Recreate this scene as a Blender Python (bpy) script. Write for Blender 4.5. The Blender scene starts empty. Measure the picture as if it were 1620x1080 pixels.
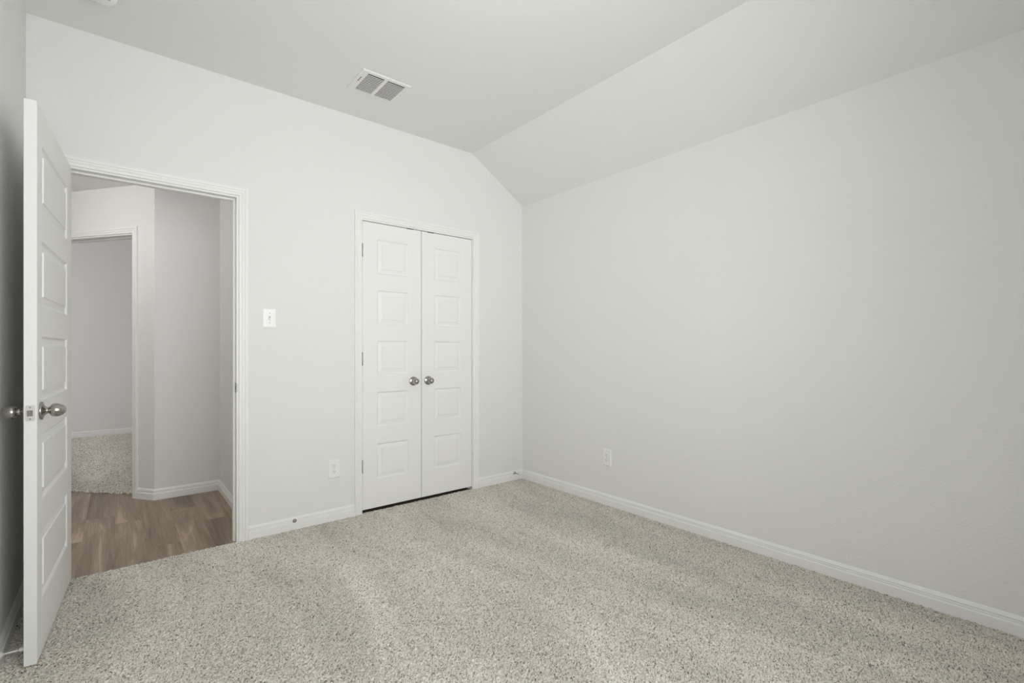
import bpy, bmesh, math, random
import numpy as np
from mathutils import Vector, Matrix

random.seed(4)
rng = np.random.default_rng(7)
S = bpy.context.scene
C = S.collection

# ------------------------------------------------------------------ camera, world, light, exposure
CAM = (-2.7809, -3.2328, 1.1424)
YAW = 50.524                     # heading measured from +x towards +y
cam_d = bpy.data.cameras.new('camera'); cam = bpy.data.objects.new('camera', cam_d); C.objects.link(cam)
cam.location = CAM
cam.rotation_euler = (math.radians(90), 0, math.radians(YAW - 90))
cam_d.sensor_width = 36; cam_d.lens = 36 * 757.98 / 1620
cam_d.shift_y = 12.15 / 1620
cam_d.clip_start = 0.02; cam_d.clip_end = 100
S.camera = cam

S.view_settings.view_transform = 'Standard'; S.view_settings.look = 'None'
S.view_settings.gamma = 1; S.view_settings.use_curve_mapping = False
S.view_settings.exposure = -0.01
S.cycles.use_denoising = True
S.cycles.max_bounces = 16; S.cycles.diffuse_bounces = 12; S.cycles.transparent_max_bounces = 12
S.cycles.sample_clamp_indirect = 6

W = bpy.data.worlds.new('sky'); S.world = W; W.use_nodes = True
bg = W.node_tree.nodes['Background']; bg.inputs[0].default_value = (1.0, 0.985, 0.998, 1); bg.inputs[1].default_value = 5.35

def area(name, loc, rot, sx, sy, power, col=(1, 1, 1), spread=180):
    l = bpy.data.lights.new(name, 'AREA'); l.shape = 'RECTANGLE'; l.size = sx; l.size_y = sy
    l.energy = power; l.color = col; l.spread = math.radians(spread)
    o = bpy.data.objects.new(name, l); C.objects.link(o); o.location = loc; o.rotation_euler = rot
    o['kind'] = 'helper'
    return o
def point(name, loc, r, power, col=(1, 1, 1)):
    l = bpy.data.lights.new(name, 'POINT'); l.shadow_soft_size = r; l.energy = power; l.color = col
    o = bpy.data.objects.new(name, l); C.objects.link(o); o.location = loc; o['kind'] = 'helper'
    return o
R90 = math.radians(90)
# daylight in the window of the room (rear wall), and in the window of the far room
area('window_ground_light', (-2.15, -3.60, 1.30), (math.radians(120), 0, 0), 1.40, 1.30, 6.0, (1.0, 0.985, 0.985), 120)
area('window_daylight', (-2.15, -3.61, 1.40), (R90, 0, 0), 1.40, 1.45, 4.6, (1.0, 0.985, 0.985), 110)
area('window_bright_sky', (-2.15, -3.62, 1.40), (math.radians(100), 0, math.radians(-25)), 1.20, 1.40, 9.1, (1.0, 0.985, 0.985), 90)
def portal(name, loc, rot, sx, sy):
    o = area(name, loc, rot, sx, sy, 1.0); o.data.cycles.is_portal = True
portal('window_portal', (-2.17, -3.575, 1.39), (R90, 0, 0), 1.52, 1.54)
portal('far_window_portal', (-5.68, 3.9, 1.4), (R90, 0, -R90), 1.4, 1.4)
LAMP_POWER = 0.5; HALL_POWER = 15.5

# ------------------------------------------------------------------ materials
def mat(name, col, rough=0.6, metal=0.0, spec=0.5):
    m = bpy.data.materials.new(name); m.use_nodes = True
    b = m.node_tree.nodes['Principled BSDF']
    b.inputs['Base Color'].default_value = (*col, 1); b.inputs['Roughness'].default_value = rough
    b.inputs['Metallic'].default_value = metal; b.inputs['Specular IOR Level'].default_value = spec
    return m
def nodes(m): return m.node_tree.nodes, m.node_tree.links, m.node_tree.nodes['Principled BSDF']
def paint(name, col, rough, scale, strength, dist=0.0015, spec=0.3):
    m = mat(name, col, rough, 0, spec); N, L, b = nodes(m)
    tc = N.new('ShaderNodeTexCoord'); n = N.new('ShaderNodeTexNoise'); bp = N.new('ShaderNodeBump')
    n.inputs['Scale'].default_value = scale; n.inputs['Detail'].default_value = 2.5; n.inputs['Roughness'].default_value = 0.55
    bp.inputs['Strength'].default_value = strength; bp.inputs['Distance'].default_value = dist
    L.new(tc.outputs['Object'], n.inputs['Vector']); L.new(n.outputs['Fac'], bp.inputs['Height']); L.new(bp.outputs[0], b.inputs['Normal'])
    return m
M = {}
M['wall'] = paint('wall_paint', (0.764, 0.763, 0.758), 0.85, 95, 0.85, 0.0020)
M['ceiling'] = paint('ceiling_paint', (0.764, 0.763, 0.758), 0.9, 80, 0.5, 0.0016)
M['trim'] = paint('white_trim_paint', (0.815, 0.815, 0.808), 0.42, 60, 0.02, 0.0005, 0.45)
M['door'] = paint('white_door_paint', (0.810, 0.810, 0.803), 0.45, 300, 0.10, 0.0003, 0.45)
M['plastic'] = mat('white_plastic', (0.82, 0.82, 0.81), 0.35)
M['vent'] = mat('white_enamel', (0.76, 0.76, 0.74), 0.45)
M['duct'] = mat('dark_duct', (0.085, 0.082, 0.075), 0.8)
M['slot'] = mat('dark_slot', (0.10, 0.095, 0.085), 0.6)
M['rubber'] = mat('white_rubber', (0.72, 0.72, 0.70), 0.6)
M['nickel'] = mat('satin_nickel', (0.40, 0.385, 0.36), 0.24, 1.0)
M['socket'] = mat('grey_socket_slot', (0.22, 0.215, 0.205), 0.6)
M['catch'] = mat('dark_catch_metal', (0.14, 0.14, 0.13), 0.4, 0.5)
M['switch'] = mat('bright_white_plastic', (0.885, 0.885, 0.88), 0.3)
M['plate'] = mat('satin_plate_metal', (0.62, 0.61, 0.59), 0.42, 0.9)
M['zinc'] = mat('zinc_hinge_metal', (0.36, 0.36, 0.34), 0.45, 0.8)
def glass():
    m = bpy.data.materials.new('window_glass'); m.use_nodes = True; N = m.node_tree.nodes; L = m.node_tree.links
    N.remove(N['Principled BSDF']); o = N['Material Output']
    t = N.new('ShaderNodeBsdfTransparent'); g = N.new('ShaderNodeBsdfGlossy'); x = N.new('ShaderNodeMixShader')
    t.inputs[0].default_value = (0.95, 0.97, 0.96, 1); g.inputs['Roughness'].default_value = 0.02; x.inputs[0].default_value = 0.06
    L.new(t.outputs[0], x.inputs[1]); L.new(g.outputs[0], x.inputs[2]); L.new(x.outputs[0], o.inputs[0])
    return m
M['glass'] = glass()
def lampglass():
    m = mat('frosted_lamp_glass', (0.9, 0.9, 0.88), 0.5); b = m.node_tree.nodes['Principled BSDF']
    b.inputs['Emission Color'].default_value = (1, 0.97, 0.93, 1); b.inputs['Emission Strength'].default_value = 0.6
    return m
M['lampglass'] = lampglass()

def carpet_mat():
    m = mat('speckled_cut_pile_carpet', (0.4, 0.39, 0.35), 0.95, 0, 0.1); N, L, b = nodes(m)
    tc = N.new('ShaderNodeTexCoord')
    at = N.new('ShaderNodeAttribute'); at.attribute_name = 'yarn'
    # yarn colours
    r = N.new('ShaderNodeValToRGB'); e = r.color_ramp.elements
    e[0].position = 0.02; e[0].color = (0.085, 0.074, 0.062, 1)
    e[1].position = 1.0; e[1].color = (0.87, 0.828, 0.752, 1)
    for p, c in ((0.18, (0.272, 0.249, 0.214, 1)), (0.38, (0.608, 0.572, 0.510, 1)), (0.66, (0.757, 0.718, 0.645, 1))):
        x = e.new(p); x.color = c
    n = N.new('ShaderNodeTexNoise'); n.inputs['Scale'].default_value = 330; n.inputs['Detail'].default_value = 2
    L.new(tc.outputs['Object'], n.inputs['Vector'])
    ad = N.new('ShaderNodeMath'); ad.operation = 'MULTIPLY_ADD'; ad.inputs[1].default_value = 0.9
    sb = N.new('ShaderNodeMath'); sb.operation = 'SUBTRACT'; sb.inputs[1].default_value = 0.5
    L.new(n.outputs['Fac'], sb.inputs[0]); L.new(sb.outputs[0], ad.inputs[0]); L.new(at.outputs['Fac'], ad.inputs[2])
    L.new(ad.outputs[0], r.inputs['Fac'])
    # vacuum tracks: the pile laid one way or the other
    mp = N.new('ShaderNodeMapping'); mp.inputs['Rotation'].default_value = (0, 0, math.radians(-12)); mp.inputs['Scale'].default_value = (3.2, 0.75, 1)
    n2 = N.new('ShaderNodeTexNoise'); n2.inputs['Scale'].default_value = 1.0; n2.inputs['Detail'].default_value = 3; n2.inputs['Roughness'].default_value = 0.55
    n2.inputs['Distortion'].default_value = 0.5
    mr = N.new('ShaderNodeMapRange'); mr.inputs['From Min'].default_value = 0.32; mr.inputs['From Max'].default_value = 0.68
    mr.inputs['To Min'].default_value = 0.86; mr.inputs['To Max'].default_value = 1.13
    L.new(tc.outputs['Object'], mp.inputs[0]); L.new(mp.outputs[0], n2.inputs['Vector']); L.new(n2.outputs['Fac'], mr.inputs['Value'])
    mx = N.new('ShaderNodeMix'); mx.data_type = 'RGBA'; mx.blend_type = 'MULTIPLY'; mx.inputs[0].default_value = 1
    L.new(r.outputs[0], mx.inputs[6]); L.new(mr.outputs[0], mx.inputs[7]); L.new(mx.outputs[2], b.inputs['Base Color'])
    bp = N.new('ShaderNodeBump'); bp.inputs['Strength'].default_value = 0.5; bp.inputs['Distance'].default_value = 0.002
    L.new(n.outputs['Fac'], bp.inputs['Height']); L.new(bp.outputs[0], b.inputs['Normal'])
    return m
M['carpet'] = carpet_mat()

def wood_mat():
    m = mat('brown_wood_plank', (0.25, 0.17, 0.12), 0.42, 0, 0.4); N, L, b = nodes(m)
    tc = N.new('ShaderNodeTexCoord'); at = N.new('ShaderNodeAttribute'); at.attribute_name = 'plank'
    cb = N.new('ShaderNodeCombineXYZ'); L.new(at.outputs['Fac'], cb.inputs[2])
    sc = N.new('ShaderNodeVectorMath'); sc.operation = 'SCALE'; sc.inputs['Scale'].default_value = 17.0
    L.new(cb.outputs[0], sc.inputs[0])
    ad = N.new('ShaderNodeVectorMath'); ad.operation = 'ADD'
    L.new(tc.outputs['Object'], ad.inputs[0]); L.new(sc.outputs[0], ad.inputs[1])
    mp = N.new('ShaderNodeMapping'); mp.inputs['Scale'].default_value = (9.5, 0.95, 1); L.new(ad.outputs[0], mp.inputs[0])
    n = N.new('ShaderNodeTexNoise'); n.inputs['Scale'].default_value = 1.0; n.inputs['Detail'].default_value = 2; n.inputs['Distortion'].default_value = 0.7
    L.new(mp.outputs[0], n.inputs['Vector'])
    mp2 = N.new('ShaderNodeMapping'); mp2.inputs['Scale'].default_value = (110, 3.5, 1); L.new(ad.outputs[0], mp2.inputs[0])
    n2 = N.new('ShaderNodeTexNoise'); n2.inputs['Scale'].default_value = 1.0; n2.inputs['Detail'].default_value = 4; n2.inputs['Distortion'].default_value = 0.4
    L.new(mp2.outputs[0], n2.inputs['Vector'])
    # growth rings follow contours of the broad noise
    wv = N.new('ShaderNodeMath'); wv.operation = 'MULTIPLY'; wv.inputs[1].default_value = 95; L.new(n.outputs['Fac'], wv.inputs[0])
    sn = N.new('ShaderNodeMath'); sn.operation = 'SINE'; L.new(wv.outputs[0], sn.inputs[0])
    r = N.new('ShaderNodeValToRGB'); e = r.color_ramp.elements
    e[0].position = 0.27; e[0].color = (0.155, 0.112, 0.082, 1)
    e[1].position = 0.74; e[1].color = (0.52, 0.415, 0.315, 1)
    x = e.new(0.45); x.color = (0.265, 0.200, 0.150, 1)
    x = e.new(0.60); x.color = (0.345, 0.268, 0.200, 1)
    f1 = N.new('ShaderNodeMath'); f1.operation = 'MULTIPLY_ADD'; f1.inputs[1].default_value = 0.020; L.new(sn.outputs[0], f1.inputs[0]); L.new(n.outputs['Fac'], f1.inputs[2])
    f2 = N.new('ShaderNodeMath'); f2.operation = 'SUBTRACT'; f2.inputs[1].default_value = 0.5; L.new(n2.outputs['Fac'], f2.inputs[0])
    f3 = N.new('ShaderNodeMath'); f3.operation = 'MULTIPLY_ADD'; f3.inputs[1].default_value = 0.38; L.new(f2.outputs[0], f3.inputs[0]); L.new(f1.outputs[0], f3.inputs[2])
    f4 = N.new('ShaderNodeMath'); f4.operation = 'SUBTRACT'; f4.inputs[1].default_value = 0.5; L.new(at.outputs['Fac'], f4.inputs[0])
    f5 = N.new('ShaderNodeMath'); f5.operation = 'MULTIPLY_ADD'; f5.inputs[1].default_value = 0.15; L.new(f4.outputs[0], f5.inputs[0]); L.new(f3.outputs[0], f5.inputs[2])
    L.new(f5.outputs[0], r.inputs['Fac']); L.new(r.outputs[0], b.inputs['Base Color'])
    bp = N.new('ShaderNodeBump'); bp.inputs['Strength'].default_value = 0.12; bp.inputs['Distance'].default_value = 0.0005
    L.new(n2.outputs['Fac'], bp.inputs['Height']); L.new(bp.outputs[0], b.inputs['Normal'])
    return m
M['wood'] = wood_mat()

# ------------------------------------------------------------------ mesh helpers
class MB:
    def __init__(s): s.v = []; s.f = []; s.sm = []
    def add(s, vs, fs, T=None, smooth=False):
        k = len(s.v)
        for p in vs: s.v.append(tuple(T(*p)) if T else tuple(p))
        for f in fs: s.f.append([k + i for i in f]); s.sm.append(smooth)
        return s
    def box(s, a, b, T=None):
        (x0, y0, z0), (x1, y1, z1) = a, b
        return s.add([(x0,y0,z0),(x1,y0,z0),(x1,y1,z0),(x0,y1,z0),(x0,y0,z1),(x1,y0,z1),(x1,y1,z1),(x0,y1,z1)],
                     [(0,3,2,1),(4,5,6,7),(0,1,5,4),(1,2,6,5),(2,3,7,6),(3,0,4,7)], T)
    def bevbox(s, a, b, c, T=None):
        """box whose +y face (facing the room in wall coordinates) is chamfered by c"""
        (x0, y0, z0), (x1, y1, z1) = a, b
        vs = [(x0,y0,z0),(x1,y0,z0),(x1,y0,z1),(x0,y0,z1),(x0,y1-c,z0),(x1,y1-c,z0),(x1,y1-c,z1),(x0,y1-c,z1),
              (x0+c,y1,z0+c),(x1-c,y1,z0+c),(x1-c,y1,z1-c),(x0+c,y1,z1-c)]
        fs = [(0,1,2,3),(0,4,5,1),(1,5,6,2),(2,6,7,3),(3,7,4,0),(4,8,9,5),(5,9,10,6),(6,10,11,7),(7,11,8,4),(8,11,10,9)]
        return s.add(vs, fs, T)
    def lathe(s, prof, n=32, T=None, smooth=True):
        """profile of (radius, height) turned around the local b axis (wall outwards)"""
        vs = []; fs = []
        for r, h in prof:
            for i in range(n):
                t = 2 * math.pi * i / n; vs.append((r * math.cos(t), h, r * math.sin(t)))
        for j in range(len(prof) - 1):
            for i in range(n):
                a = j * n + i; b2 = j * n + (i + 1) % n
                fs.append((a, b2, b2 + n, a + n))
        s.add(vs, fs, T, smooth)
        k = len(s.v) - len(vs)
        s.f.append([k + i for i in range(n)][::-1]); s.sm.append(False)
        s.f.append([k + (len(prof) - 1) * n + i for i in range(n)]); s.sm.append(False)
        return s
    def tube(s, p, q, r, n=10, T=None):
        p, q = Vector(p), Vector(q); d = (q - p).normalized()
        a = d.orthogonal().normalized(); b = d.cross(a)
        vs = [tuple(c + a * r * math.cos(2*math.pi*i/n) + b * r * math.sin(2*math.pi*i/n)) for c in (p, q) for i in range(n)]
        fs = [(i, (i+1) % n, (i+1) % n + n, i + n) for i in range(n)]
        s.add(vs, fs, T, True); k = len(s.v) - 2 * n
        s.f.append([k + i for i in range(n)][::-1]); s.f.append([k + n + i for i in range(n)]); s.sm += [False, False]
        return s
    def build(s, name, material, parent=None, recalc=True):
        me = bpy.data.meshes.new(name); me.from_pydata(s.v, [], s.f); me.update()
        me.polygons.foreach_set('use_smooth', s.sm)
        if recalc:
            bm = bmesh.new(); bm.from_mesh(me); bmesh.ops.recalc_face_normals(bm, faces=bm.faces); bm.to_mesh(me); bm.free()
        me.materials.append(material)
        o = bpy.data.objects.new(name, me); C.objects.link(o)
        if parent: attach(o, parent)
        return o
def attach(o, parent):
    """parent while keeping the world placement of geometry written in world coordinates"""
    o.parent = parent; o.matrix_parent_inverse = world_of(parent).inverted()
def world_of(o):
    m = o.matrix_basis.copy()
    return world_of(o.parent) @ o.matrix_parent_inverse @ m if o.parent else m
def tag(o, label, cat=None, group=None, kind=None):
    o['label'] = label
    if cat: o['category'] = cat
    if group: o['group'] = group
    if kind: o['kind'] = kind
    return o
def empty(name, loc, rz=0):
    o = bpy.data.objects.new(name, None); C.objects.link(o); o.location = loc; o.rotation_euler = (0, 0, rz); o.empty_display_size = 0.05
    return o
def struct(o, label, cat=None): return tag(o, label, cat or 'room', kind='structure')

# wall frames: (a along the wall, b out of the wall into the room, z)
def TB(a, b, z): return (a, -b, z)                       # back wall, y = 0
def TR(a, b, z): return (-b, a, z)                       # right wall, x = 0
XL = -3.117
def TL(a, b, z): return (XL + b, a, z)                   # left wall
YR = -3.45
def TRear(a, b, z): return (a, YR + b, z)                # rear wall
H, ZS, XB = 2.743, 2.410, -0.542                         # ceiling, spring of the slope, where it starts
TH = 0.116
HW = -0.008                                              # level of the wood floor

# ------------------------------------------------------------------ room shell
def poly_wall(name, polys, T, t, label):
    m = MB()
    for p in polys:
        n = len(p)
        m.add([(a, 0, z) for a, z in p] + [(a, -t, z) for a, z in p],
              [tuple(range(n)), tuple(range(2*n-1, n-1, -1))] + [(i, n+i, n+(i+1) % n, (i+1) % n) for i in range(n)], T)
    return struct(m.build(name, M['wall']), label, 'wall')
def R(a0, a1, z0, z1): return [(a0, z0), (a1, z0), (a1, z1), (a0, z1)]
EX0, EX1, EZ = -3.022, -2.219, 2.062      # rough opening of the entry
CX0, CX1, CZ = -1.490, -0.515, 2.062      # rough opening of the closet
ZB = -0.03
poly_wall('wall_back', [R(XL, EX0, ZB, H), R(EX0, EX1, EZ, H), R(EX1, CX0, ZB, H), R(CX0, XB, CZ, H),
                        [(XB, CZ), (CX1, CZ), (CX1, H - (CX1-XB)/(-XB)*(H-ZS)), (XB, H)],
                        [(CX1, ZB), (0, ZB), (0, ZS), (CX1, H - (CX1-XB)/(-XB)*(H-ZS))]], TB, TH,
          'pale grey back wall with doorway and closet doors')
poly_wall('wall_right', [R(YR - 0.15, TH, ZB, ZS)], TR, 0.12, 'long blank pale grey wall on the right')
poly_wall('wall_left', [R(YR - 0.15, TH, ZB, H)], TL, 0.12, 'pale grey wall behind the open white door')
WX0, WX1, WZ0, WZ1 = -2.93, -1.41, 0.62, 2.16
poly_wall('wall_rear', [R(XL, WX0, ZB, H), R(WX0, WX1, ZB, WZ0), R(WX0, WX1, WZ1, H), R(WX1, XB, ZB, H),
                        [(XB, ZB), (0, ZB), (0, ZS), (XB, H)]], TRear, 0.14, 'wall behind the viewer with the window')
m = MB(); m.box((XL - 0.12, YR - 0.15, H), (XB, TH, H + 0.06))
m.add([(XB, YR-0.15, H), (0.12, YR-0.15, ZS-(H-ZS)/-XB*0.12), (0.12, TH, ZS-(H-ZS)/-XB*0.12), (XB, TH, H),
       (XB, YR-0.15, H+0.06), (0.12, YR-0.15, ZS+0.04), (0.12, TH, ZS+0.04), (XB, TH, H+0.06)],
      [(0,3,2,1),(4,5,6,7),(0,1,5,4),(1,2,6,5),(2,3,7,6),(3,0,4,7)])
struct(m.build('ceiling', M['ceiling']), 'pale grey ceiling sloping down to the right wall', 'ceiling')

# carpet: a field of tufts
def tuft_field(name, x0, x1, y0, y1, step, amp, inside=None, z=0.0, low_edge=None):
    nx = int(round((x1-x0)/step)) + 1; ny = int(round((y1-y0)/step)) + 1
    X, Y = np.meshgrid(np.linspace(x0, x1, nx), np.linspace(y0, y1, ny))
    hgt = rng.random(X.shape)
    soft = (hgt + np.roll(hgt, 1, 0) + np.roll(hgt, 1, 1) + np.roll(np.roll(hgt, 1, 0), 1, 1)) / 4
    hgt = 0.6 * hgt + 0.4 * (0.5 + (soft - 0.5) * 2)
    X = X + (rng.random(X.shape) - 0.5) * step * 0.7; Y = Y + (rng.random(X.shape) - 0.5) * step * 0.7
    Z = z + (hgt - 0.72) * amp
    if low_edge: low_edge(X, Y, Z)
    yarn = rng.random(X.shape); yarn = 0.75 * yarn + 0.25 * np.roll(yarn, 1, 1)
    idx = np.arange(nx * ny).reshape(ny, nx)
    q = np.stack([idx[:-1, :-1], idx[:-1, 1:], idx[1:, 1:], idx[1:, :-1]], -1).reshape(-1, 4)
    if inside is not None:
        cx = X[:-1, :-1].ravel(); cy_ = Y[:-1, :-1].ravel(); q = q[inside(cx, cy_)]
    me = bpy.data.meshes.new(name)
    me.vertices.add(nx * ny); me.vertices.foreach_set('co', np.stack([X, Y, Z], -1).astype(np.float32).ravel())
    me.loops.add(q.size); me.loops.foreach_set('vertex_index', q.astype(np.int32).ravel())
    me.polygons.add(len(q)); me.polygons.foreach_set('loop_start', np.arange(0, q.size, 4, dtype=np.int32))
    me.update(calc_edges=True)
    me.polygons.foreach_set('use_smooth', np.ones(len(q), bool))
    a = me.attributes.new('yarn', 'FLOAT', 'POINT'); a.data.foreach_set('value', yarn.astype(np.float32).ravel())
    me.materials.append(M['carpet'])
    o = bpy.data.objects.new(name, me); C.objects.link(o)
    return o
def edge_main(X, Y, Z):
    d = (X > EX0) & (X < EX1); Z[-1, :] = np.where(d[-1, :], -0.012, Z[-1, :])
struct(tuft_field('floor', XL, 0.0, YR, 0.006, 0.0029, 0.0090, low_edge=edge_main), 'speckled grey beige carpet floor with vacuum tracks', 'carpet')
m = MB(); m.box((XL, YR, -0.05), (0, 0.004, -0.012)); struct(m.build('floor_slab', M['slot']), 'slab under the carpet', 'floor')

# ------------------------------------------------------------------ trim profiles
CAS = [(0, 0), (0, 0.009), (0.004, 0.011), (0.013, 0.0115), (0.016, 0.0095), (0.019, 0.0125), (0.027, 0.0130), (0.030, 0.0110), (0.033, 0.0145), (0.041, 0.0158), (0.044, 0.0135), (0.0485, 0.0135), (0.0495, 0)]
def casing(x0, x1, zt, T, z0=0.0, wscale=1.0):
    m = MB(); n = len(CAS); rows = []
    for u, v in CAS:
        u *= wscale
        rows.append([(x0-u, v, z0), (x0-u, v, zt+u), (x1+u, v, zt+u), (x1+u, v, z0)])
    vs = [p for r in rows for p in r]; fs = []
    for i in range(n - 1):
        for k in range(3): fs.append((i*4+k, i*4+k+1, (i+1)*4+k+1, (i+1)*4+k))
    fs.append(tuple(i*4 for i in range(n))); fs.append(tuple(i*4+3 for i in range(n)))
    fs += [(0*4+k, (n-1)*4+k, (n-1)*4+k+1, k+1) for k in range(3)]
    return m.add(vs, fs, T)
def jamb(x0, x1, zt, T, t=TH, stop=(0.040, 0.074), th=0.017, z0=-0.012):
    m = MB(); m.box((x0-th, -t, z0), (x0, 0.0, zt+th), T); m.box((x1, -t, z0), (x1+th, 0.0, zt+th), T); m.box((x0, -t, zt), (x1, 0.0, zt+th), T)
    if stop:
        a, b = stop; s = 0.011
        m.bevbox((x0, -b, z0), (x0+s, -a, zt), 0.003, T); m.bevbox((x1-s, -b, z0), (x1, -a, zt), 0.003, T); m.bevbox((x0+s, -b, zt-s), (x1-s, -a, zt), 0.003, T)
    return m
BASE = [(0, 0), (0.0140, 0), (0.0140, 0.0470), (0.0112, 0.0500), (0.0090, 0.0508), (0.0086, 0.0530), (0.0098, 0.0585), (0.0074, 0.0610), (0.0070, 0.0630), (0.0104, 0.0665), (0.0098, 0.0690), (0.0025, 0.0815), (0, 0.0822)]
def baseboard(name, pts, label, side=1, z0=-0.004, parent=None, hs=1.0):
    """pts: the line where wall and floor meet; side=+1 puts the board left of the walking direction"""
    P = [Vector(p) for p in pts]; n = len(P); offs = []
    for i in range(n):
        dirs = []
        if i > 0: dirs.append((P[i]-P[i-1]).normalized())
        if i < n-1: dirs.append((P[i+1]-P[i]).normalized())
        nn = [Vector((-d.y, d.x)) * side for d in dirs]
        offs.append(nn[0] if len(nn) == 1 else (nn[0]+nn[1]) / (1 + nn[0].dot(nn[1])))
    m = MB(); k = len(BASE); vs = []
    for i in range(n):
        for b, z in BASE: q = P[i] + offs[i] * b; vs.append((q.x, q.y, z0 + z * hs))
    fs = [(i*k+j, (i+1)*k+j, (i+1)*k+(j+1) % k, i*k+(j+1) % k) for i in range(n-1) for j in range(k)]
    fs += [tuple(range(k)), tuple(range((n-1)*k, n*k))]
    return struct(m.add(vs, fs).build(name, M['trim']), label, 'baseboard')

# entry doorway
EI0, EI1, EIZ = -3.003, -2.235, 2.043
t1 = struct(casing(EI0-0.011, EI1+0.011, EIZ+0.010, TB, -0.004).build('trim_1', M['trim']), 'white moulded casing around the open doorway to the hall', 'trim')
t1h = casing(EI0-0.011, EI1+0.011, EIZ+0.010, lambda a, b, z: (a, TH + b, z), HW).build('hall_casing', M['trim'], t1)
jamb(EI0, EI1, EIZ, TB).build('jamb', M['trim'], t1)
m = MB(); m.box((EI1-0.0022, -0.034, 0.885), (EI1, 0.001, 0.943), TB); m.box((EI1-0.0022, -0.001, 0.89), (EI1+0.004, 0.0035, 0.938), TB)
sp = m.build('strike_plate', M['zinc'], t1); tag(sp, 'small metal strike plate')
m = MB(); m.box((EI1-0.0028, -0.026, 0.902), (EI1-0.0020, -0.012, 0.926), TB); m.build('strike_hole', M['slot'], sp)

# closet doorway
CI0, CI1, CIZ = -1.4665, -0.538, 2.0410
t2 = struct(casing(CI0-0.006, CI1+0.006, CIZ+0.0105, TB, -0.004, 1.02).build('trim_2', M['trim']), 'white moulded casing around the double closet doors', 'trim')
jamb(CI0, CI1, CIZ, TB, stop=(0.042, 0.070)).build('jamb', M['trim'], t2)

# closet interior
def shell(name, boxes, material, label, cat='wall'):
    m = MB()
    for a, b in boxes: m.box(a, b)
    return struct(m.build(name, material), label, cat)
shell('wall_closet', [((-1.60, 0.72, ZB), (-0.40, 0.78, 2.5)), ((-1.66, TH, ZB), (-1.60, 0.78, 2.5)), ((-0.40, TH, ZB), (-0.34, 0.78, 2.5)), ((-1.66, TH, 2.44), (-0.34, 0.78, 2.5))], M['wall'], 'walls inside the closet')
shell('floor_closet', [((CX0, 0.006, -0.05), (CX1, TH, -0.006)), ((-1.60, TH, -0.05), (-0.40, 0.72, -0.006))], M['carpet'], 'carpet inside the closet', 'carpet')

# baseboards of the room
baseboard('baseboard_back_middle', [(EI1+0.011+0.0495, 0), (CI0-0.006-0.0505, 0)], 'white baseboard between hall doorway and closet', -1)
baseboard('baseboard_right', [(CI1+0.006+0.0505, 0), (0, 0), (0, YR)], 'white baseboard along the right wall, turning the corner to the closet', -1)
baseboard('baseboard_left', [(EI0-0.0605, 0), (XL, 0), (XL, YR), (0, YR)], 'white baseboard behind the open door', 1)

# ------------------------------------------------------------------ hall
B = Vector((-2.562, 1.327)); E1 = Vector((-0.5906, 0.8070)); N1 = Vector((-0.8070, -0.5906))
XC = -2.132
HC = 2.411
def TD(a, b, z):                                         # diagonal hall wall
    p = B + E1 * a + N1 * b; return (p.x, p.y, z)
L1 = 1.30
# other doorway on the diagonal wall
DI0 = 0.221; DI1 = DI0 + 0.87; DZ = 2.030
poly_wall('wall_hall_diagonal', [R(0, DI0-0.018, ZB, HC), R(DI0-0.018, DI1+0.018, DZ+0.018, HC), R(DI1+0.018, L1, ZB, HC), R(-0.15, L1, HC, 2.76)], TD, TH, 'angled hall wall holding the second doorway')
poly_wall('wall_hall_back', [R(B.x, XC, ZB, HC)], lambda a, b, z: (a, B.y - b, z), TH, 'grey hall wall seen through the doorway')
poly_wall('wall_hall_right', [R(TH, B.y + TH, ZB, HC)], lambda a, b, z: (XC - b, a, z), 0.10, 'short grey hall wall beside the doorway')
endp = B + E1 * L1
poly_wall('wall_hall_far', [R(-4.7, endp.x, ZB, HC)], lambda a, b, z: (a, endp.y - b, z), TH, 'far end wall of the hall')
poly_wall('wall_hall_left', [R(0.0, endp.y + 0.1, ZB, HC)], lambda a, b, z: (-4.7 + b, a, z), TH, 'left end wall of the hall')
shell('wall_hall_front', [((-4.7, 0.0, ZB), (XL - 0.12, TH, HC))], M['wall'], 'hall wall beside the room')
shell('ceiling_hall', [((-4.85, TH, HC), (XC + 0.1, B.y + 0.02, HC + 0.05)), ((-4.85, B.y + 0.02, HC), (B.x - 0.02, endp.y + TH, HC + 0.001))], M['ceiling'], 'hall ceiling', 'ceiling')
baseboard('baseboard_hall', [tuple(B + E1 * (DI0-0.0605)), tuple(B), (XC, B.y), (XC, TH)], 'white baseboard round the corner of the hall wall', -1, HW)
t3 = struct(casing(DI0-0.011, DI1+0.011, DZ+0.010, TD, HW).build('trim_3', M['trim']), 'white casing of the second doorway across the hall', 'trim')
jamb(DI0, DI1, DZ, TD, stop=(0.05, 0.084)).build('jamb', M['trim'], t3)

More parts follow.
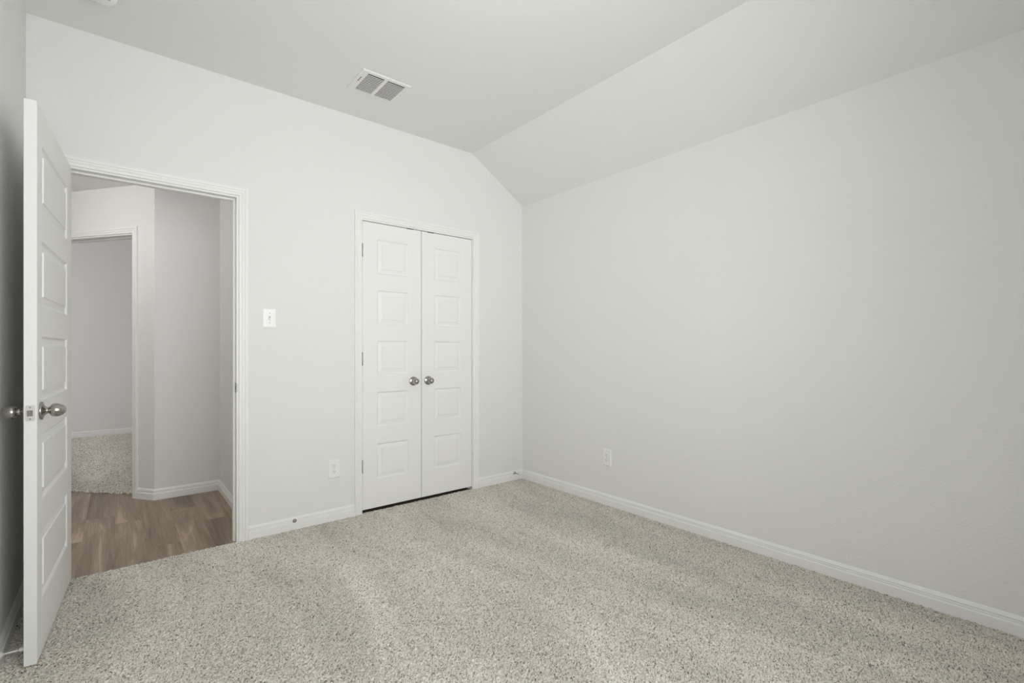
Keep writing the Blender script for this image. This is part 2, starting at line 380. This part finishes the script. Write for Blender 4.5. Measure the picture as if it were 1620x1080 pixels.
# wood planks: one mesh, one value per plank
def plank_floor():
    vs, fs, val = [], [], []
    seams = [-2.9455 + 0.1525 * k for k in range(-12, 7)]
    joint = {-1: 0.615, 0: 1.075, 1: 0.857, 2: 0.242, 3: 0.95, 4: 0.569, 5: 0.2}
    L0 = 1.22
    for i in range(len(seams) - 1):
        x0, x1 = seams[i], seams[i+1]; x1 = min(x1, XC + 0.03); x0 = max(x0, -4.7)
        if x1 <= x0: continue
        j = joint.get(i - 12, random.uniform(0, L0)); y = j - 2 * L0
        while y < 2.6:
            a, b = max(y, 0.006), min(y + L0, 2.5); y += L0
            if b - a < 0.01: continue
            g = 0.0003; k = len(vs); v = random.random()
            for z, q in ((HW - 0.0008, 0.0), (HW, g)):
                vs += [(x0+q, a+q, z), (x1-q, a+q, z), (x1-q, b-q, z), (x0+q, b-q, z)]
            new = [(k+4, k+5, k+6, k+7)] + [(k+i2, k+(i2+1) % 4, k+4+(i2+1) % 4, k+4+i2) for i2 in range(4)]
            fs += new; val += [v] * len(new)
    me = bpy.data.meshes.new('floor_hall'); me.from_pydata(vs, [], fs); me.update()
    a = me.attributes.new('plank', 'FLOAT', 'FACE'); a.data.foreach_set('value', val)
    me.materials.append(M['wood']); o = bpy.data.objects.new('floor_hall', me); C.objects.link(o)
    return struct(o, 'brown wood plank floor of the hall', 'floor')
plank_floor()
shell('floor_hall_slab', [((-4.7, 0.006, -0.05), (XC + 0.05, 2.5, HW - 0.002))], M['slot'], 'slab under the hall planks', 'floor')

# far room beyond the second doorway: carpet edge runs across the opening
EA = Vector((-2.726, 1.643)); EB = Vector((-3.071, 2.016)); ed = (EB - EA).normalized(); en = Vector((ed.y, -ed.x))
if en.y < 0: en = -en
def in_far(x, y):
    return ((x - EA.x) * en.x + (y - EA.y) * en.y > 0.0) & (((x - B.x) * N1.x + (y - B.y) * N1.y) < -0.0)
def raise_far(X, Y, Z):
    d = (X - EA.x) * en.x + (Y - EA.y) * en.y
    Z[(d < 0.006) & (d > -0.01)] = -0.008
struct(tuft_field('floor_far_room', -4.1, -2.15, 1.6, 5.10, 0.0050, 0.011, in_far, 0.005, raise_far), 'speckled carpet of the far bedroom beyond the hall', 'carpet')
shell('floor_far_slab', [((-5.7, 2.5, -0.05), (-2.1, 5.2, -0.012)), ((-2.60, 1.46, -0.05), (-2.1, 2.5, -0.012))], M['slot'], 'slab under the far carpet', 'floor')
FY = 5.085; HF = 2.743
shell('wall_far_back', [((-5.7, FY, ZB), (-2.0, FY + 0.1, HF))], M['wall'], 'grey wall at the back of the far bedroom')
shell('wall_far_right', [((-2.2, B.y + TH, ZB), (-2.1, FY, HF))], M['wall'], 'right wall of the far bedroom')
shell('wall_far_left', [((-5.7, endp.y + TH, ZB), (-5.55, 3.2, HF)), ((-5.7, 4.6, ZB), (-5.55, FY, HF)), ((-5.7, 3.2, ZB), (-5.55, 4.6, 0.7)), ((-5.7, 3.2, 2.1), (-5.55, 4.6, HF))], M['wall'], 'window wall of the far bedroom')
shell('wall_far_front', [((-4.7, endp.y + TH - 0.03, HC), (endp.x, endp.y + TH, HF)), ((-5.7, endp.y + 0.1, ZB), (-4.7, endp.y + 0.22, HF))], M['wall'], 'front wall of the far bedroom')
shell('ceiling_far', [((-5.75, endp.y + TH, HF), (-2.0, FY + 0.1, HF + 0.06)), ((endp.x - 0.1, B.y, HF), (-2.0, endp.y + TH, HF + 0.06))], M['ceiling'], 'ceiling of the far bedroom', 'ceiling')
baseboard('baseboard_far', [(-5.5, FY), (-2.2, FY)], 'white baseboard at the back of the far bedroom', -1, -0.004)

# ------------------------------------------------------------------ panelled doors
ROWS = [(0.201, 0.452), (0.572, 0.818), (0.943, 1.183), (1.296, 1.542), (1.655, 1.903)]
RING = [(0, 0), (0.002, -0.0015), (0.006, -0.0070), (0.010, -0.0090), (0.0125, -0.0092), (0.0345, -0.0050), (0.0368, -0.0046), (0.0385, -0.0008), (0.0395, -0.0003)]
def panel_face(m, w, p0, p1, h, y, s, T):
    """one face of a door in the plane y, outward direction s, with five raised panels"""
    c = 0.0015
    xs = [c, p0, p1, w-c]; zs = [c] + [v for r in ROWS for v in r] + [h-c]
    for j in range(len(zs)-1):
        for i in range(3):
            if i == 1 and j % 2 == 1:
                x0, x1, z0, z1 = p0, p1, zs[j], zs[j+1]; vs = []
                for d, dep in RING:
                    yy = y + s * dep
                    vs += [(x0+d, yy, z0+d), (x1-d, yy, z0+d), (x1-d, yy, z1-d), (x0+d, yy, z1-d)]
                fs = [(k*4+q, k*4+(q+1) % 4, k*4+4+(q+1) % 4, k*4+4+q) for k in range(len(RING)-1) for q in range(4)]
                n = (len(RING)-1)*4; fs.append((n, n+1, n+2, n+3)); m.add(vs, fs, T)
            else:
                m.add([(xs[i], y, zs[j]), (xs[i+1], y, zs[j]), (xs[i+1], y, zs[j+1]), (xs[i], y, zs[j+1])], [(0, 1, 2, 3)], T)
def door_mesh(w, h, t, p0, p1, T):
    m = MB(); c = 0.0015
    panel_face(m, w, p0, p1, h, 0.0, 1, T); panel_face(m, w, p0, p1, h, -t, -1, T)
    vs = []
    for y, q in ((0, c), (-c, 0), (-t+c, 0), (-t, c)):
        vs += [(q, y, q), (w-q, y, q), (w-q, y, h-q), (q, y, h-q)]
    m.add(vs, [(k*4+i, k*4+(i+1) % 4, k*4+4+(i+1) % 4, k*4+4+i) for k in range(3) for i in range(4)], T)
    return m
KNOB = [(0.0330, 0), (0.0335, 0.0015), (0.0332, 0.0050), (0.0318, 0.0068), (0.0300, 0.0074), (0.0240, 0.0086), (0.0180, 0.0115), (0.0140, 0.0155), (0.0120, 0.0185), (0.0118, 0.0235), (0.0132, 0.0240), (0.0132, 0.0258), (0.0112, 0.0262)]
EGG = [(0.0112, 0.0262), (0.0165, 0.0268), (0.0205, 0.0290), (0.0232, 0.0325), (0.0246, 0.0370), (0.0250, 0.0415), (0.0245, 0.0465), (0.0230, 0.0520), (0.0205, 0.0575), (0.0170, 0.0630), (0.0125, 0.0673), (0.0075, 0.0697), (0.0030, 0.0706), (0.0006, 0.0707)]
def knob(name, parent, T, cx, cz, y0, s):
    def K(a, b, c): return T(cx + a, y0 + s * b, cz + c)
    r = MB().lathe(KNOB, 40, K).build(name, M['nickel'], parent)
    MB().lathe(EGG, 40, K).build('knob_grip', M['nickel'], r)
    return r
def hinge(parent, T, x, y, z, metal, flip=1):
    m = MB(); m.tube((x, y, z-0.0445), (x, y, z+0.0445), 0.0042, 12, T)
    m.tube((x, y, z-0.047), (x, y, z-0.0445), 0.003, 10, T); m.tube((x, y, z+0.0445), (x, y, z+0.047), 0.003, 10, T)
    m.box((x-0.0009, y-0.018, z-0.0445), (x+0.0009, y, z+0.0445), T)
    return m.build('hinge', metal, parent)

# open entry door, hinged on the left jamb
P0 = Vector((-2.957, -0.010)); P1 = Vector((-3.005, -0.806)); dl = (P0 - P1); DW = dl.length; du = dl.normalized(); dn = Vector((du.y, -du.x))
if dn.x < 0: dn = -dn
def TE(a, b, z):            # a from the free edge to the hinge edge, b out of the visible face
    p = P1 + du * a + dn * b; return (p.x, p.y, 0.007 + z)
d1 = empty('door_1', (P0.x, P0.y, 0.007))
struct(d1, 'open white five panel door standing against the left wall', 'door')
door_mesh(DW, 2.032, 0.035, 0.086, 0.669, TE).build('door_leaf', M['door'], d1)
kn = knob('door_knob', d1, TE, 0.060, 0.907, 0.0, 1)
knob('door_knob', d1, TE, 0.060, 0.907, -0.035, -1)
m = MB()
def TE2(a, b, z): return TE(-b, a, z)   # coordinates on the free edge: a across the thickness, b outwards
rr = 0.0045; ring = []
for cx_, cz_, a0 in ((-0.0050-rr, 0.934-rr, 0), (-0.0300+rr, 0.934-rr, 90), (-0.0300+rr, 0.877+rr, 180), (-0.0050-rr, 0.877+rr, 270)):
    for k in range(6): t_ = math.radians(a0 + 18*k); ring.append((cx_ + rr*math.cos(t_), cz_ + rr*math.sin(t_)))
nr = len(ring)
m.add([(a, y, z) for y in (0.0002, 0.0012) for a, z in ring], [tuple(range(nr, 2*nr))] + [(i, (i+1) % nr, nr+(i+1) % nr, nr+i) for i in range(nr)], TE2)
lp = m.build('latch_plate', M['zinc'], d1); tag(lp, 'satin metal latch plate on the door edge')
lp.data.materials[0] = M['plate']
m = MB(); m.add([(-0.0245, 0.001, 0.895), (-0.0105, 0.001, 0.895), (-0.0105, 0.001, 0.916), (-0.0245, 0.001, 0.916), (-0.0245, 0.009, 0.895), (-0.013, 0.003, 0.895), (-0.013, 0.003, 0.916), (-0.0245, 0.009, 0.916)],
                [(0,1,2,3),(4,7,6,5),(0,4,5,1),(1,5,6,2),(2,6,7,3),(3,7,4,0)], TE2); m.build('latch_bolt', M['nickel'], lp)
m = MB()
for zz in (0.8845, 0.9265): m.lathe([(0.0032, 0.0010), (0.0032, 0.0018), (0.0020, 0.0022), (0.0006, 0.0022)], 12, lambda a, b, c, zz=zz: TE2(-0.0175 + a, b, zz + c))
m.build('latch_screw', M['zinc'], lp)
for hz in (0.20, 1.02, 1.84):
    hinge(d1, lambda a, b, z: TE(DW + a, b, z), 0.004, -0.042, hz, M['nickel'])

# closet doors
def closet_door(name, x0, w, hinge_left, label):
    e = empty(name, (x0 if hinge_left else x0 + w, 0, 0.020))
    def T(a, b, z): return (x0 + a, 0.004 - b, 0.020 + z)
    struct(e, label, 'door')
    door_mesh(w, 2.0165, 0.035, 0.107, w - 0.107, T).build('door_leaf', M['door'], e)
    knob('door_knob', e, T, w - 0.0675 if hinge_left else 0.0535, 0.884, 0.0, 1)
    for hz in (1.812, 1.055, 0.304):
        hinge(e, T, -0.0020 if hinge_left else w + 0.0020, 0.0035, hz, M['zinc'] if hinge_left else M['door'])
    cxp = w - 0.092 if hinge_left else 0.076
    m = MB(); m.box((cxp - 0.026, -0.026, 2.0135), (cxp + 0.026, 0.0012, 2.0195), T); m.tube((cxp, -0.012, 2.0185), (cxp, -0.012, 2.0205), 0.006, 12, T); m.build('ball_catch', M['catch'], e)
    return e
closet_door('door_2', -1.4635, 0.4590, True, 'left leaf of the white double closet doors')
closet_door('door_3', -1.0000, 0.4590, False, 'right leaf of the white double closet doors')

# ------------------------------------------------------------------ wall devices
def screw(parent, T, cx, cz, y):
    m = MB(); m.lathe([(0.0032, y), (0.0030, y + 0.0008), (0.0008, y + 0.0010)], 14, lambda a, b, c: T(cx + a, b, cz + c))
    m.box((cx-0.0028, y + 0.0007, cz-0.0004), (cx+0.0028, y + 0.00112, cz+0.0004), T)
    s_ = m.build('screw', M['screw'], parent); return s_
M['screw'] = mat('painted_screw', (0.50, 0.50, 0.49), 0.4)
def plate(m, w, h, T, t=0.0062):
    x, z = w/2, h/2; c = 0.005
    vs = []
    for ins, y in ((0, 0), (0, 0.0022), (c*0.5, 0.0050), (c, t), (c + 0.004, t + 0.0003)):
        vs += [(-x+ins, y, -z+ins), (x-ins, y, -z+ins), (x-ins, y, z-ins), (-x+ins, y, z-ins)]
    fs = [(k*4+i, k*4+(i+1) % 4, k*4+4+(i+1) % 4, k*4+4+i) for k in range(4) for i in range(4)] + [(0, 3, 2, 1), (16, 17, 18, 19)]
    return m.add(vs, fs, T)
def outlet(loc, rz, label, group):
    e = empty('wall_outlet', loc, rz); tag(e, label, 'outlet', group)
    def T(a, b, z):
        v = Matrix.Rotation(rz, 3, 'Z') @ Vector((a, -b, z)); return (loc[0]+v.x, loc[1]+v.y, loc[2]+v.z)
    plate(MB(), 0.079, 0.124, T).build('wall_plate', M['plastic'], e)
    for dz in (0.0195, -0.0195):
        m = MB(); n = 28; ring = []
        for i in range(n):
            t = 2*math.pi*i/n; zz = max(-0.0125, min(0.0125, 0.0168*math.sin(t))); ring.append((0.0172*math.cos(t), zz))
        vs = []
        for sc, y in ((1.07, 0.0060), (1.05, 0.0066), (1.0, 0.0063), (0.97, 0.0078), (0.92, 0.0085)):
            vs += [(a*sc, y, dz + b*sc) for a, b in ring]
        fs = [(k*n+i, k*n+(i+1) % n, (k+1)*n+(i+1) % n, (k+1)*n+i) for k in range(4) for i in range(n)] + [tuple(range(4*n, 5*n))]
        f = m.add(vs, fs, T).build('receptacle', M['plastic'], e)
        m = MB()
        for sx, hh in ((-0.0064, 0.0044), (0.0064, 0.0036)): m.box((sx-0.0014, 0.008, dz+0.004-hh), (sx+0.0014, 0.0089, dz+0.004+hh), T)
        m.lathe([(0.0029, 0.008), (0.0029, 0.0089)], 14, lambda a, b, c: T(a, b, dz - 0.0070 + c))
        m.build('slot', M['socket'], f)
    screw(e, T, 0, 0, 0.0064)
    return e
outlet((-1.662, 0, 0.343), 0, 'white duplex outlet low on the back wall, left of the closet', 'duplex wall outlets')
outlet((0, -0.958, 0.346), -R90, 'white duplex outlet on the long right wall', 'duplex wall outlets')
e = empty('light_switch', (-2.057, 0, 1.334)); tag(e, 'white single toggle light switch between hall doorway and closet', 'light switch')
def TS(a, b, z): return (-2.057 + a, -b, 1.334 + z)
plate(MB(), 0.077, 0.117, TS).build('wall_plate', M['switch'], e)
m = MB(); m.box((-0.0055, 0.0060, -0.0125), (0.0055, 0.0069, 0.0125), TS); sw = m.build('switch_slot', M['screw'], e)
m = MB(); m.add([(-0.0042, 0.006, -0.009), (0.0042, 0.006, -0.009), (0.0042, 0.006, 0.004), (-0.0042, 0.006, 0.004), (-0.0036, 0.0165, -0.0105), (0.0036, 0.0165, -0.0105), (0.0036, 0.0175, -0.004), (-0.0036, 0.0175, -0.004)],
                [(0,1,2,3),(4,7,6,5),(0,4,5,1),(1,5,6,2),(2,6,7,3),(3,7,4,0)], TS); m.build('toggle', M['switch'], e)
for z in (0.0302, -0.0302): screw(e, TS, 0, z, 0.0064)

# ------------------------------------------------------------------ ceiling register
VX0, VX1, VY0, VY1 = -1.700, -1.397, -0.590, -0.337
e = empty('ceiling_vent', ((VX0+VX1)/2, (VY0+VY1)/2, H)); tag(e, 'white metal ceiling air vent with two banks of slats', 'vent')
def TV(a, b, z): return (a, z, H - b)          # a = x, z = y, b = down from the ceiling
MB().box((VX0+0.012, 0.0002, VY0+0.012), (VX1-0.012, 0.0012, VY1-0.012), TV).build('duct_opening', M['duct'], e)
xm = (VX0+VX1)/2
bank = [(VX0+0.040, xm-0.010), (xm+0.010, VX1-0.030)]
fy0, fy1 = VY0+0.025, VY1-0.016
m = MB(); t = 0.0075
xs = [VX0, VX0+0.006, bank[0][0], bank[0][1], bank[1][0], bank[1][1], VX1-0.006, VX1]
# face plate strips around the banks, with a folded outer lip
for a0, a1, b0, b1 in ((xs[1], xs[2], VY0+0.006, VY1-0.006), (xs[3], xs[4], fy0, fy1), (xs[5], xs[6], VY0+0.006, VY1-0.006), (xs[2], xs[5], VY0+0.006, fy0), (xs[2], xs[5], fy1, VY1-0.006)):
    m.box((a0, t-0.0035, b0), (a1, t, b1), TV)
vs = []
for ins, b in ((0, 0), (0, 0.0035), (0.006, t), (0.0075, t-0.003), (0.002, 0.0005)):
    vs += [(VX0+ins, b, VY0+ins), (VX1-ins, b, VY0+ins), (VX1-ins, b, VY1-ins), (VX0+ins, b, VY1-ins)]
m.add(vs, [(k*4+i, k*4+(i+1) % 4, k*4+4+(i+1) % 4, k*4+4+i) for k in range(4) for i in range(4)], TV)
m.build('vent_frame', M['vent'], e)
for bi, (a0, a1) in enumerate(bank):
    n = 13; pitch = (fy1 - fy0 - 0.012) / n
    for k in range(n):
        y = fy0 + 0.013 + pitch * (k + 0.35)
        m = MB(); prof = [(0.0020, 0.0046), (0.0016, 0.0053), (0.0010, 0.0060), (0.0, 0.0068)]; th = 0.0008; vs = []
        for u, b in prof: vs += [(a0, b, y-u), (a1, b, y-u)]
        for u, b in prof: vs += [(a0, b, y-u+th*1.6), (a1, b, y-u+th*1.6)]
        q = len(prof)*2
        fs = [(i*2, i*2+1, i*2+3, i*2+2) for i in range(3)] + [(q+i*2, q+i*2+2, q+i*2+3, q+i*2+1) for i in range(3)] + [(0, q, q+1, 1), (6, 7, q+7, q+6)]
        fs += [(i*2, i*2+2, q+i*2+2, q+i*2) for i in range(3)] + [(i*2+1, q+i*2+1, q+i*2+3, i*2+3) for i in range(3)]
        m.add(vs, fs, TV).build('slat', M['vent'], e)
m = MB(); m.box((VX0+0.0185, t-0.0002, VY0+0.078), (VX0+0.0225, t+0.0004, VY0+0.135), TV); lv = m.build('lever_slot', M['duct'], e)
m = MB(); m.bevbox((VX0+0.0175, t, VY0+0.135), (VX0+0.0235, t+0.007, VY0+0.147), 0.002, TV); m.build('lever', M['vent'], lv)
for x in (VX0+0.012, VX1-0.013):
    def TV2(a, b, z): return TV(a, b, z)
    s_ = MB().lathe([(0.0035, t), (0.0032, t+0.001), (0.0008, t+0.0014)], 14, lambda a, b, c, x=x: TV(x+a, b, (VY0+VY1)/2+c)).build('screw', M['screw'], e)

# ------------------------------------------------------------------ smoke detector
SX, SY = -2.838, -0.425
e = empty('smoke_detector', (SX, SY, H)); tag(e, 'round white smoke detector on the ceiling above the open door', 'smoke detector')
def TM(a, b, c): return (SX + a, SY + c, H - b)
MB().lathe([(0.066, 0), (0.067, 0.006), (0.066, 0.012), (0.063, 0.014)], 48, TM).build('base_plate', M['plastic'], e)
MB().lathe([(0.060, 0.012), (0.059, 0.026), (0.056, 0.034), (0.050, 0.040), (0.040, 0.0445), (0.020, 0.047), (0.002, 0.0475)], 48, TM).build('cover', M['plastic'], e)
m = MB()
for k in range(14):
    t = 2*math.pi*k/14
    m.add([(0.0585*math.cos(t+d), b, 0.0585*math.sin(t+d)) for d in (-0.15, 0.15) for b in (0.0185, 0.0245)] + [(0.0605*math.cos(t+d), b, 0.0605*math.sin(t+d)) for d in (-0.15, 0.15) for b in (0.0185, 0.0245)],
          [(0,1,3,2),(4,6,7,5),(0,4,5,1),(2,3,7,6),(0,2,6,4),(1,5,7,3)], TM)
m.build('sensor_slots', M['screw'], e)
MB().lathe([(0.009, 0.0425), (0.009, 0.0470), (0.007, 0.0480), (0.001, 0.0482)], 20, lambda a, b, c: TM(0.026+a, b-0.001, -0.020+c)).build('test_button', M['screw'], e)

# ------------------------------------------------------------------ door stops
def door_stop(loc, rz, label, length, colour, tip, pitch=0.0, coil=True):
    e = empty('door_stop', loc, rz); tag(e, label, 'door stop', 'door stops screwed into the baseboards')
    def T(a, b, c):
        v = Matrix.Rotation(rz, 3, 'Z') @ Vector((a, -b, c + b * pitch)); return (loc[0]+v.x, loc[1]+v.y, loc[2]+v.z)
    MB().lathe([(0.0125, 0), (0.0120, 0.003), (0.0085, 0.006), (0.0050, 0.0085), (0.0035, 0.010)], 24, T).build('stop_base', colour, e)
    if length > 0.02:
        MB().lathe([(0.0034, 0.008), (0.0034, length - 0.012)], 16, T).build('stop_rod', colour, e)
        MB().lathe([(0.0045, length - 0.014), (0.0072, length - 0.012), (0.0078, length - 0.004), (0.0066, length), (0.001, length + 0.0005)], 20, T).build('rubber_tip', tip, e)
    return e
door_stop((-1.913, -0.0125, 0.055), 0, 'short round nickel door stop on the baseboard between hall doorway and closet', 0.014, M['nickel'], M['rubber'])
door_stop((-0.101, -0.0125, 0.062), 0, 'nickel door stop on baseboard in the corner right of the closet', 0.072, M['nickel'], M['rubber'])
DSY = -0.755
door_stop((XL + 0.0125, DSY, 0.052), R90, 'pale door stop touching the back of the open door', 0.062, M['rubber'], M['plastic'])

# ------------------------------------------------------------------ window in the rear wall, ceiling lamps
w = empty('window_1', ((WX0+WX1)/2, YR, WZ0)); struct(w, 'white framed window behind the viewer', 'window')
def TW(a, b, z): return (a, YR - b, z)
m = MB(); f = 0.045
for x0, x1, z0, z1 in ((WX0, WX0+f, WZ0, WZ1), (WX1-f, WX1, WZ0, WZ1), (WX0+f, WX1-f, WZ0, WZ0+f), (WX0+f, WX1-f, WZ1-f, WZ1), (WX0+f, WX1-f, (WZ0+WZ1)/2-0.018, (WZ0+WZ1)/2+0.018)):
    m.box((x0, 0.05, z0), (x1, 0.11, z1), TW)
m.build('window_frame', M['trim'], w)
m = MB(); m.box((WX0+f, 0.078, WZ0+f), (WX1-f, 0.082, WZ1-f), TW); m.build('window_pane', M['glass'], w)
m = MB(); m.box((WX0-0.03, -0.03, WZ0-0.02), (WX1+0.03, 0.05, WZ0), TW); m.build('window_sill', M['trim'], w)

def ceiling_lamp(x, y, zc, power, label):
    e = empty('ceiling_lamp', (x, y, zc)); tag(e, label, 'lamp', 'flush ceiling lamps')
    def T(a, b, c): return (x + a, y + c, zc - b)
    MB().lathe([(0.150, 0), (0.152, 0.012), (0.148, 0.020)], 48, T).build('lamp_base', M['nickel'], e)
    MB().lathe([(0.140, 0.018), (0.136, 0.035), (0.120, 0.055), (0.090, 0.072), (0.050, 0.082), (0.002, 0.085)], 48, T).build('lamp_shade', M['lampglass'], e)
    l = point('lamp_bulb', (x, y, zc - 0.19), 0.10, power, (1.0, 0.98, 0.965)); return e
ceiling_lamp(-1.56, -1.80, H, LAMP_POWER, 'flush dome ceiling lamp in the middle of the room')
ceiling_lamp(-3.55, 0.95, HC, HALL_POWER, 'flush dome ceiling lamp in the hall')
